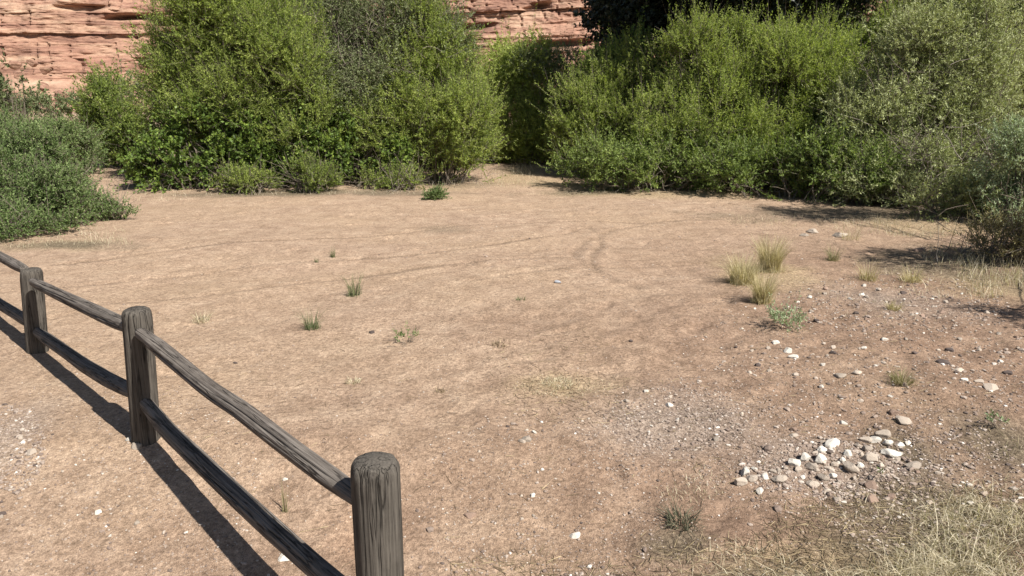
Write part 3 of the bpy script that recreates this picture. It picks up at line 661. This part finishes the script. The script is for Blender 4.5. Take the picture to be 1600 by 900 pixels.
def litter(name, label, n, regs, L, mat, w):
    P0 = []
    for (px, py, rx, ry, k) in regs:
        a = rng.random(k) * 2 * math.pi; r = np.sqrt(rng.random(k)); P0 += [gnd(px + rx * q * math.cos(b_), py + ry * q * math.sin(b_)) for b_, q in zip(a, r)]
    P0 = np.array(P0); n = len(P0); P0[:, 2] = gz(P0[:, 0], P0[:, 1]) + .002
    a = rng.random(n) * 2 * math.pi; ln = L * (.3 + rng.random(n)); d = np.stack([np.cos(a), np.sin(a), rng.normal(size=n) * .06], 1)
    e = P0 + d * ln[:, None]; e[:, 2] = np.maximum(e[:, 2], gz(e[:, 0], e[:, 1]) + .002)
    V, Fq, T = prism(P0, e, np.full(n, w), np.full(n, w * .5), np.clip(rng.normal(.45, .28, n), 0, 1))
    return tag(mesh_np(name, V, Fq, M[mat], attrs={'tint': T}), label, 'plant litter', kind='stuff')
litter('plant_litter', 'fallen twigs and dry stems strewn over the dirt', 0,
       [(1420, 830, 240, 90, 3200), (1100, 870, 200, 60, 900), (900, 620, 120, 40, 300), (1300, 600, 300, 180, 700), (800, 860, 160, 50, 450), (1480, 410, 120, 40, 700), (400, 620, 160, 90, 60), (1250, 335, 220, 14, 500), (860, 565, 110, 50, 160), (760, 700, 500, 200, 220)],
       .06, 'mud', .0013)

# ================================================================== stones
def ico(sub):
    import bmesh
    b = bmesh.new(); bmesh.ops.create_icosphere(b, subdivisions=sub, radius=1)
    V = np.array([v.co[:] for v in b.verts]); Fq = np.array([[v.index for v in f.verts] for f in b.faces]); b.free(); return V, Fq
I1, I3 = ico(1), ico(3)
STN = []
for k in range(14):                                     # a family of chipped, rounded stone shapes
    V = I3[0].copy()
    for _ in range(9):                                  # cut flats
        nrm = unit(rng.normal(size=(1, 3)))[0]; h = rng.uniform(.5, .85); d = V @ nrm; over = np.maximum(d - h, 0); V -= over[:, None] * nrm * .97
    V *= (1 + .10 * fbm(V[:, 0] * 1.6 + k * 9, V[:, 1] * 1.6, V[:, 2] * 1.6, 3, 300))[:, None]
    me = mesh_np('stone', V, I3[1], M['stone'], smooth=True); md = me.data; bpy.data.objects.remove(me); md.polygons.foreach_set('use_smooth', np.zeros(len(md.polygons), bool)); STN.append(md)
_sm = {}
def stone(px, py, wpx, hpx, label, group=None, mat='stone', rot=None, name='stone', sink=.38):
    p = gp(px, py); s = scale_at(p); k = rng.integers(len(STN)); key = (k, mat)
    if key not in _sm:
        d = STN[k].copy(); d.name = name; d.materials.clear(); d.materials.append(M[mat]); _sm[key] = d
    o = bpy.data.objects.new(name, _sm[key]); COL.objects.link(o)
    a = wpx * s * .5; v_ = min(a * .8, hpx * s * .62); b_ = a * rng.uniform(.6, .85)
    o.scale = (a, b_, max(v_ * .82, a * .25)); o.rotation_euler = (rng.normal() * .12, rng.normal() * .12, rng.normal() * .45 if rot is None else rot)
    o.location = (p[0], p[1] + b_ * .4, float(gz(p[0], p[1] + b_ * .4)[0]) + o.scale[2] * (1 - 2 * sink) * .9)
    return tag(o, label, 'stone', group)
PILE = [(200, 525, 80, 60), (245, 570, 70, 50), (170, 595, 85, 65), (335, 555, 62, 55), (440, 575, 95, 50), (540, 460, 95, 80), (620, 420, 95, 70), (655, 485, 85, 60), (730, 435, 105, 80),
        (745, 375, 85, 45), (808, 332, 100, 52), (740, 318, 50, 36), (915, 385, 62, 80), (820, 480, 55, 44), (930, 500, 105, 90), (1005, 470, 62, 80), (670, 600, 80, 80), (740, 560, 72, 60),
        (803, 550, 60, 50), (850, 592, 44, 36), (1035, 305, 74, 40), (1102, 305, 74, 35), (1040, 362, 72, 48), (1155, 268, 95, 58), (1192, 330, 74, 40), (1200, 398, 150, 52), (1080, 432, 115, 62),
        (1275, 342, 64, 30), (1375, 478, 100, 45), (960, 568, 44, 34), (1330, 325, 44, 30), (570, 510, 50, 40), (390, 520, 44, 34), (880, 440, 50, 40), (480, 500, 40, 30), (1260, 440, 50, 34), (300, 662, 62, 40), (1150, 480, 50, 36), (700, 510, 48, 36), (600, 560, 40, 34), (1010, 400, 44, 36), (770, 500, 44, 36), (260, 500, 40, 30), (980, 340, 44, 30)]
uniq = {2: 'pale stone at the left tip of the stone pile, lowest of three', 0: 'pale stone at the left tip of the stone pile, uppermost of three', 5: 'blocky cream stone near the left middle of the pile',
        8: 'large rounded cream stone in the middle of the pile', 10: 'long cream stone on the top edge of the pile with a dark shadow', 14: 'largest pinkish blocky stone at the bottom middle of the pile',
        16: 'pointed pale stone on the lower edge of the pile', 23: 'tilted oval stone at the top right of the pile', 25: 'long flat whitish slab in the right part of the pile', 28: 'thin pale slab at the right end of the pile',
        26: 'broad flat pale stone behind the green weed of the pile', 12: 'upright pinkish stone in the pile beside the long cream one'}
for i, (cx_, cy_, w_, h_) in enumerate(PILE):
    stone(1120 + cx_ / 4.444, 620 + (cy_ + h_ * .3) / 4.444, w_ / 4.444 * 1.22, h_ / 4.444 * 1.25, uniq.get(i, ('whitish' if i in (10, 8, 5, 25, 9) or i % 3 == 0 else 'tan') + ' stone lying in the ' + ('left third' if cx_ < 530 else 'middle' if cx_ < 960 else 'right third') + ' of the stone pile'), 'stones of the pile', 'stone_white' if i in (10, 8, 5, 25, 9) or i % 3 == 0 else 'stone', sink=.22)
for (px, py, w_, h_, lab, mt) in [
    (1415, 662, 32, 13, 'long pale flat rock above the right end of the pile', 'stone'), (1398, 648, 22, 12, 'brownish rock just behind the long pale flat rock', 'stone_red'),
    (1317, 662, 16, 9, 'single pale stone above the middle of the pile', 'stone_white'), (1239, 673, 14, 11, 'brown stone with dark shadow left above the pile', 'stone_red'), (1242, 682, 18, 7, 'flat pale chip below the brown stone', 'stone'),
    (1363, 765, 30, 16, 'flat reddish stone below the green weed of the pile', 'stone_red'), (1366, 784, 28, 15, 'grey-brown flat stone farthest below the pile', 'stone_red'), (1395, 780, 20, 12, 'brownish stone to the right below the pile', 'stone_red'),
    (1309, 783, 16, 10, 'cream stone below the pile in dry grass', 'stone'), (898, 840, 20, 17, 'bright white stone near the bottom edge, centre', 'stone_white'), (921, 888, 12, 13, 'small round cream stone under the bright white one', 'stone_white'),
    (848, 735, 9, 13, 'small oval cream stone standing alone in the foreground', 'stone_white'), (822, 690, 17, 13, 'pale stone with black shadow left of the gravel patch', 'stone'), (834, 677, 11, 8, 'pale chip just above the stone with black shadow', 'stone_white'),
    (833, 776, 11, 8, 'yellowish chip in the centre foreground', 'stone_white'), (735, 808, 25, 9, 'low dark brown stone right of the front post', 'stone_red'), (48, 710, 19, 20, 'round cream stone left of the fence shadow', 'stone'),
    (445, 750, 11, 10, 'small cream pebble seen below the long top rail', 'stone_white'), (444, 876, 30, 16, 'white stone beside the lower rail near the bottom edge', 'stone_white'), (463, 858, 12, 9, 'small pale stone behind the white one at the lower rail', 'stone'),
    (202, 688, 13, 12, 'whitish stone left of the second post foot', 'stone_white'), (214, 700, 26, 12, 'tan stone in front of the second post foot', 'stone'), (259, 684, 13, 15, 'white stone right of the second post foot', 'stone_white'),
    (1045, 635, 15, 13, 'larger cream stone on the grey gravel patch', 'stone_white'), (1010, 613, 12, 9, 'cream stone at the upper left of the grey gravel patch', 'stone_white'), (978, 628, 12, 7, 'small cream stone at the left of the grey gravel patch', 'stone'),
    (1120, 688, 15, 9, 'flat tan stone between gravel patch and stone pile', 'stone'), (1232, 551, 18, 12, 'white stone of a pair below the bluish weed, upper one', 'stone_white'), (1240, 560, 17, 9, 'white stone of a pair below the bluish weed, lower one', 'stone_white'),
    (1213, 533, 12, 8, 'small white stone under the bluish weed', 'stone_white'), (1273, 364, 24, 11, 'flat pale rock of the pair near the right thicket', 'stone'), (1257, 369, 16, 8, 'lower rock of the pair near the right thicket', 'stone'),
    (1313, 370, 26, 12, 'pale rock beside the wispy tuft near the thicket', 'stone'), (1347, 462, 12, 10, 'white stone between the dry tufts', 'stone_white'), (1290, 453, 12, 9, 'brown stone right of the front straw bunch', 'stone_red'), (1302, 553, 11, 9, 'black stone on bare dirt right of the white pair', 'stone_dark'),
    (1475, 569, 22, 11, 'flat dark purple-brown stone near the right edge', 'stone_dark'), (1430, 553, 12, 6, 'small dark brown stone left of two others', 'stone_dark'), (1484, 549, 14, 11, 'dark stone behind the flat purple-brown one', 'stone_dark'),
    (1550, 609, 32, 13, 'long pale stone near the right edge', 'stone'), (1311, 589, 24, 9, 'long flat pale stone above the pile, left', 'stone'), (1575, 585, 16, 9, 'dark stone at the right edge of the stone line', 'stone_dark'), (1245, 587, 14, 6, 'small flat tan stone below the white pair', 'stone'),
    (870, 442, 15, 7, 'bluish grey flat stone alone in the middle of the clearing', 'stone_blue'), (581, 521, 11, 8, 'small dark stone right of the green tuft', 'stone_dark'), (985, 534, 9, 8, 'small dark stone in the bare centre right', 'stone_dark'),
    (1355, 501, 12, 7, 'brown stone under the low dry tuft', 'stone_red'), (1340, 585, 20, 9, 'rough grey stone beside the long flat pale one', 'stone'), (367, 568, 8, 7, 'little dark pebble behind the long top rail', 'stone_dark'),
    (1500, 580, 22, 7, 'thin pale flake in the stone line near the right edge', 'stone'), (1530, 598, 18, 8, 'pale pointed stone above the long one near the right edge', 'stone'), (1438, 392, 20, 8, 'low rock in the dark shade near the brush', 'stone_red')]:
    stone(px, py, w_, h_, lab, 'scattered stones', mt)
zones = [(1370, 540, 240, 95, 120, 'small stone scattered on the dirt right of the straw bunches'), (1060, 655, 120, 50, 16, 'small stone lying in the grey gravel patch'), (1320, 740, 170, 50, 40, 'small stone strewn round the edge of the stone pile'),
         (850, 760, 180, 110, 16, 'small stone scattered on the dirt right of the front post'), (1400, 470, 160, 40, 30, 'small stone strewn below the shaded brush at the right'), (110, 760, 130, 100, 14, 'small stone on the path left of the fence shadow')]
for (px, py, rx, ry, n, lab) in zones:
    for i in range(n):
        a = rng.random() * 6.283; r = math.sqrt(rng.random()); w_ = (3.5 + 8 * rng.random() ** 2.2) * (.75 + .5 * (py / 700))
        mt = rng.choice(['stone', 'stone_white', 'stone_red', 'stone_dark'], p=[.58, .20, .16, .06]); cn = dict(stone='tan', stone_white='white', stone_red='reddish', stone_dark='dark')[mt]
        stone(px + rx * r * math.cos(a), py + ry * r * math.sin(a), w_, w_ * .6, lab.replace('small', 'small ' + cn), lab.replace('small stone', 'small stones'), mt, name='small_stone')
# gravel
def gravel():
    reg = [(800, 620, 900, 280, 9000, .0026), (1350, 560, 300, 140, 3500, .0042), (1060, 650, 120, 45, 1500, .0042), (1080, 665, 190, 75, 1500, .0034), (1290, 722, 140, 38, 1300, .0058), (1290, 725, 190, 60, 900, .004), (15, 690, 55, 60, 900, .0052), (150, 750, 260, 160, 1800, .0036),
           (900, 870, 90, 30, 500, .0048), (1400, 480, 180, 50, 900, .0065), (850, 760, 200, 120, 1400, .0036), (1450, 760, 160, 100, 1500, .005), (1400, 600, 220, 150, 700, .0075), (1100, 380, 500, 60, 900, .0045)]
    P0, R0 = [], []
    for (px, py, rx, ry, k, r) in reg:
        a = rng.random(k) * 6.283; q = np.sqrt(rng.random(k))
        for x_, y_ in zip(px + rx * q * np.cos(a), py + ry * q * np.sin(a)):
            if y_ < 300: continue
            P0.append(gnd(x_, y_)[:2]); R0.append(r * np.exp(rng.normal() * .42))
    P0, R0 = np.array(P0), np.array(R0); n = len(P0); z = gz(P0[:, 0], P0[:, 1]) + R0 * .18
    B = I1[0][None] * (1 + .35 * rng.normal(size=(n, len(I1[0]), 1)).clip(-1, 1) * .5)
    B = B * np.stack([R0 * rng.uniform(.8, 1.5, n), R0 * rng.uniform(.7, 1.1, n), R0 * rng.uniform(.4, .8, n)], 1)[:, None, :]
    a = rng.random(n) * 6.283; c, s_ = np.cos(a)[:, None], np.sin(a)[:, None]
    V = np.stack([B[..., 0] * c - B[..., 1] * s_, B[..., 0] * s_ + B[..., 1] * c, B[..., 2]], -1) + np.stack([P0[:, 0], P0[:, 1], z], 1)[:, None, :]
    k = len(I1[0]); Fq = (np.arange(n)[:, None, None] * k + I1[1][None]).reshape(-1, 3)
    T = np.repeat(np.clip(rng.normal(.48, .22, n), 0, 1), k)
    tag(mesh_np('gravel', V.reshape(-1, 3), Fq, M['gravel'], attrs={'tint': T}), 'loose gravel and grit scattered over the dirt', 'gravel', kind='stuff')
gravel()
# boulders under the cliff
for i in range(52):
    px, py = (rng.uniform(-20, 240), rng.uniform(98, 178)) if i < 40 else (rng.uniform(690, 900), rng.uniform(40, 110)); w_ = rng.uniform(8, 24); h_ = w_ * rng.uniform(.5, .8)
    p = at(px, py, (56 if i < 40 else 62) - (py - 98) * .09 + rng.random()); s = scale_at(p); key = rng.integers(len(STN)); d = STN[key].copy(); d.materials.clear(); d.materials.append(M['cliff'])
    o = bpy.data.objects.new('boulder', d); COL.objects.link(o); o.scale = (w_ * s * .5, w_ * s * .5, h_ * s * .5); o.rotation_euler = (rng.normal() * .3, rng.normal() * .3, rng.random() * 6); o.location = p
    tag(o, 'sandstone boulder on the rubble slope below the left part of the cliff' if i < 40 else 'sandstone block on the ledges in the right part of the cliff', 'boulder', 'boulders below the left cliff' if i < 40 else 'blocks on the right cliff')

# ================================================================== fence
fence = empty('wooden_fence', gp(228, 690), 'low weathered wooden post and rail fence at the left', 'fence')
FO = np.array(fence.location)
bpts = {}
def post(pxb, pyb, pxt, pyt, dia, name='post', nmat='post', hh=None):
    b = gp(pxb, pyb); tp = at(pxt, pyt, b[1] - .0); ns, H = 120, tp[2] - b[2]; V = []; Fq = []
    lv = [-.25] + list(np.linspace(0, H - .06, 26)) + [H - .038, H - .022, H - .010, H - .003, H + .001]
    rs = [1] * 27 + [.985, .945, .86, .70, .06]
    cr = rng.random(9) * 6.283; cr[:3] = (4.5, 5.3, 3.9); cd = rng.uniform(.4, 1.2, 9)
    for z, r in zip(lv, rs):
        th = np.arange(ns) * 2 * math.pi / ns
        rr = dia / 2 * r * (1 + .018 * fbm(np.cos(th) * 4, np.sin(th) * 4, z * .8, 3, int(pxb)) + .012 * fbm(np.cos(th) * 14, np.sin(th) * 14, z * 1.5, 2, 7))
        if r < .99: rr = rr * (1 + .05 * fbm(np.cos(th) * 3 + pxb, np.sin(th) * 3, z, 2, 77))
        for c_, d_ in zip(cr, cd): rr = rr - (dia * .045 * d_) * np.exp(-((np.angle(np.exp(1j * (th - c_ - .05 * math.sin(z * 5 + c_ * 3))))) / .032) ** 2) * (r > .5) * (.3 + .7 * (math.sin(z * 4 + c_ * 5) > -.5))
        V += [(np.cos(t_) * q, np.sin(t_) * q, z) for t_, q in zip(th, rr)]
    V = np.array(V); L = len(lv); V[:, 0] += (tp[0] - b[0]) * V[:, 2] / H
    for i in range(L - 1):
        for k in range(ns): Fq.append([i * ns + k, i * ns + (k + 1) % ns, (i + 1) * ns + (k + 1) % ns, (i + 1) * ns + k])
    V = np.vstack([V, [[tp[0] - b[0], 0, H + .002]]]); c = len(V) - 1
    for k in range(ns): Fq.append([(L - 1) * ns + k, (L - 1) * ns + (k + 1) % ns, c, c])
    me = bpy.data.meshes.new(name); me.from_pydata([tuple(v) for v in V], [], [tuple(f) if f[2] != f[3] else tuple(f[:3]) for f in Fq]); me.materials.append(M['post'])
    for p_ in me.polygons: p_.use_smooth = True
    o = bpy.data.objects.new(name, me); COL.objects.link(o); o.parent = fence; o.location = tuple(b - FO)
    return b, H, o
b1, h1, p1 = post(604, 1108, 585, 716, .150)
b2, h2, p2 = post(229, 686, 213, 481, .136)
b3, h3, p3 = post(59, 548, 48, 419, .134)
b4 = b3 + (b3 - b2); b4[2] = float(gz(b4[0], b4[1])[0])
p1['label'] = 'front post with a rounded cracked top'
def on_line(px, py, a, b):
    """point of the sight line in the vertical plane through two post feet"""
    n = np.array([-(b - a)[1], (b - a)[0], 0]); d = ray(px, py); C = np.array([0, 0, CAM_H]); t_ = ((a - C) @ n) / (d @ n); return C + d * t_
def rail(pts, dia, flat=1., seed=0, ext=.02):
    """log through the given world points (first to last); own axes: x along the rail"""
    pts = np.array(pts); a, b = pts[0], pts[-1]; L = np.linalg.norm(b - a); ux = (b - a) / L; uy = np.cross([0, 0, 1.], ux); uy /= np.linalg.norm(uy); uz = np.cross(ux, uy)
    loc = np.stack([(pts - a) @ ux, (pts - a) @ uy, (pts - a) @ uz], 1)
    xs = np.linspace(-ext, L + ext, 130); ns = 84; yo = np.interp(xs, loc[:, 0], loc[:, 1]); zo = np.interp(xs, loc[:, 0], loc[:, 2])
    ker = np.hanning(25); ker /= ker.sum(); zo = np.convolve(np.pad(zo, 12, 'edge'), ker, 'valid'); yo = np.convolve(np.pad(yo, 12, 'edge'), ker, 'valid')
    V = []; th = np.arange(ns) * 2 * math.pi / ns; cr = rng.random(7) * 6.283; cr[0] = 1.9; cr[1] = 2.6; ck = rng.random((7, 2))
    for x_, y_, z_ in zip(xs, yo, zo):
        r = dia / 2 * (1 + .10 * fbm(np.cos(th) * .8 + x_ * 1.1, np.sin(th) * .8, seed, 2, 11 + seed) +   .06 * fbm(np.cos(th) * 6, np.sin(th) * 6, x_ * 1.6, 3, 12 + seed) + .02 * fbm(np.cos(th) * 16, np.sin(th) * 16, x_ * 3, 2, 13 + seed))
        for c_, (q0, q1) in zip(cr, ck):
            on = sm(q0 * L * .6 - .1, q0 * L * .6 + .05, x_) * (1 - sm(q0 * L * .6 + L * .4, q0 * L * .6 + L * .5, x_))
            r = r - dia * .13 * on * np.exp(-((np.angle(np.exp(1j * (th - c_ - .25 * math.sin(x_ * 2.3 + q1 * 6))))) / .06) ** 2)
        e = min(x_ + ext, L + ext - x_); tp = .80 + .20 * min(1, e / .22)
        yy = np.cos(th) * r * tp; zz_ = np.sin(th) * r * tp * flat
        V += [(x_, y_ + p_, z_ + q_) for p_, q_ in zip(yy, zz_)]
    n = len(xs); Fq = [(i * ns + k, i * ns + (k + 1) % ns, (i + 1) * ns + (k + 1) % ns, (i + 1) * ns + k) for i in range(n - 1) for k in range(ns)]
    Fq += [tuple(range(ns))[::-1], tuple(range((n - 1) * ns, n * ns))]
    me = bpy.data.meshes.new('rail'); me.from_pydata(V, [], Fq); me.materials.append(M['rail'])
    for p_ in me.polygons: p_.use_smooth = True
    o = bpy.data.objects.new('rail', me); COL.objects.link(o); o.parent = fence
    o.matrix_local = Matrix.Translation(Vector(a - FO)) @ Matrix([[ux[0], uy[0], uz[0]], [ux[1], uy[1], uz[1]], [ux[2], uy[2], uz[2]]]).to_4x4()
    return o
def R_(pl, a, b, dia, seed, lab):
    o = rail([on_line(x_, y_, a, b) for x_, y_ in pl], dia, seed=seed); o['label'] = lab; return o
R_([(222, 522), (280, 569), (330, 610), (380, 642), (430, 682), (480, 720), (530, 756), (575, 786)], b2, b1, .072, 1, 'long upper rail with deep lengthwise splits, nearest section')
R_([(224, 625), (260, 670), (300, 708), (330, 737), (380, 784), (430, 830), (480, 874), (530, 917), (590, 966)], b2, b1, .078, 2, 'lower rail of the nearest section, in shade')
R_([(53, 441), (94, 461), (132, 479), (170, 497), (208, 514)], b3, b2, .068, 3, 'upper rail between the second and third posts')
R_([(60, 520), (94, 544), (132, 571), (170, 594), (215, 616)], b3, b2, .078, 4, 'lower rail between the second and third posts, in shade')
u4 = on_line(50, 428, b3, b2); l4 = on_line(50, 506, b3, b2)
R_b = b4 - b3
rail([b3 + np.array([0, 0, u4[2] - b3[2]]), b3 + R_b * .5 + np.array([0, 0, u4[2] - .02]), b4 + np.array([0, 0, u4[2] + .01])], .07, seed=5)
rail([b3 + np.array([0, 0, l4[2] - b3[2]]), b3 + R_b * .5 + np.array([0, 0, l4[2] - .04]), b4 + np.array([0, 0, l4[2] - .0])], .08, seed=6)
pc = p3.copy(); COL.objects.link(pc); pc.parent = fence; pc.location = tuple(b4 - FO)
print('posts', h1, h2, h3, b1, b2, b3, 'tris', sum(len(o.data.polygons) for o in bpy.data.objects if o.type == 'MESH'))
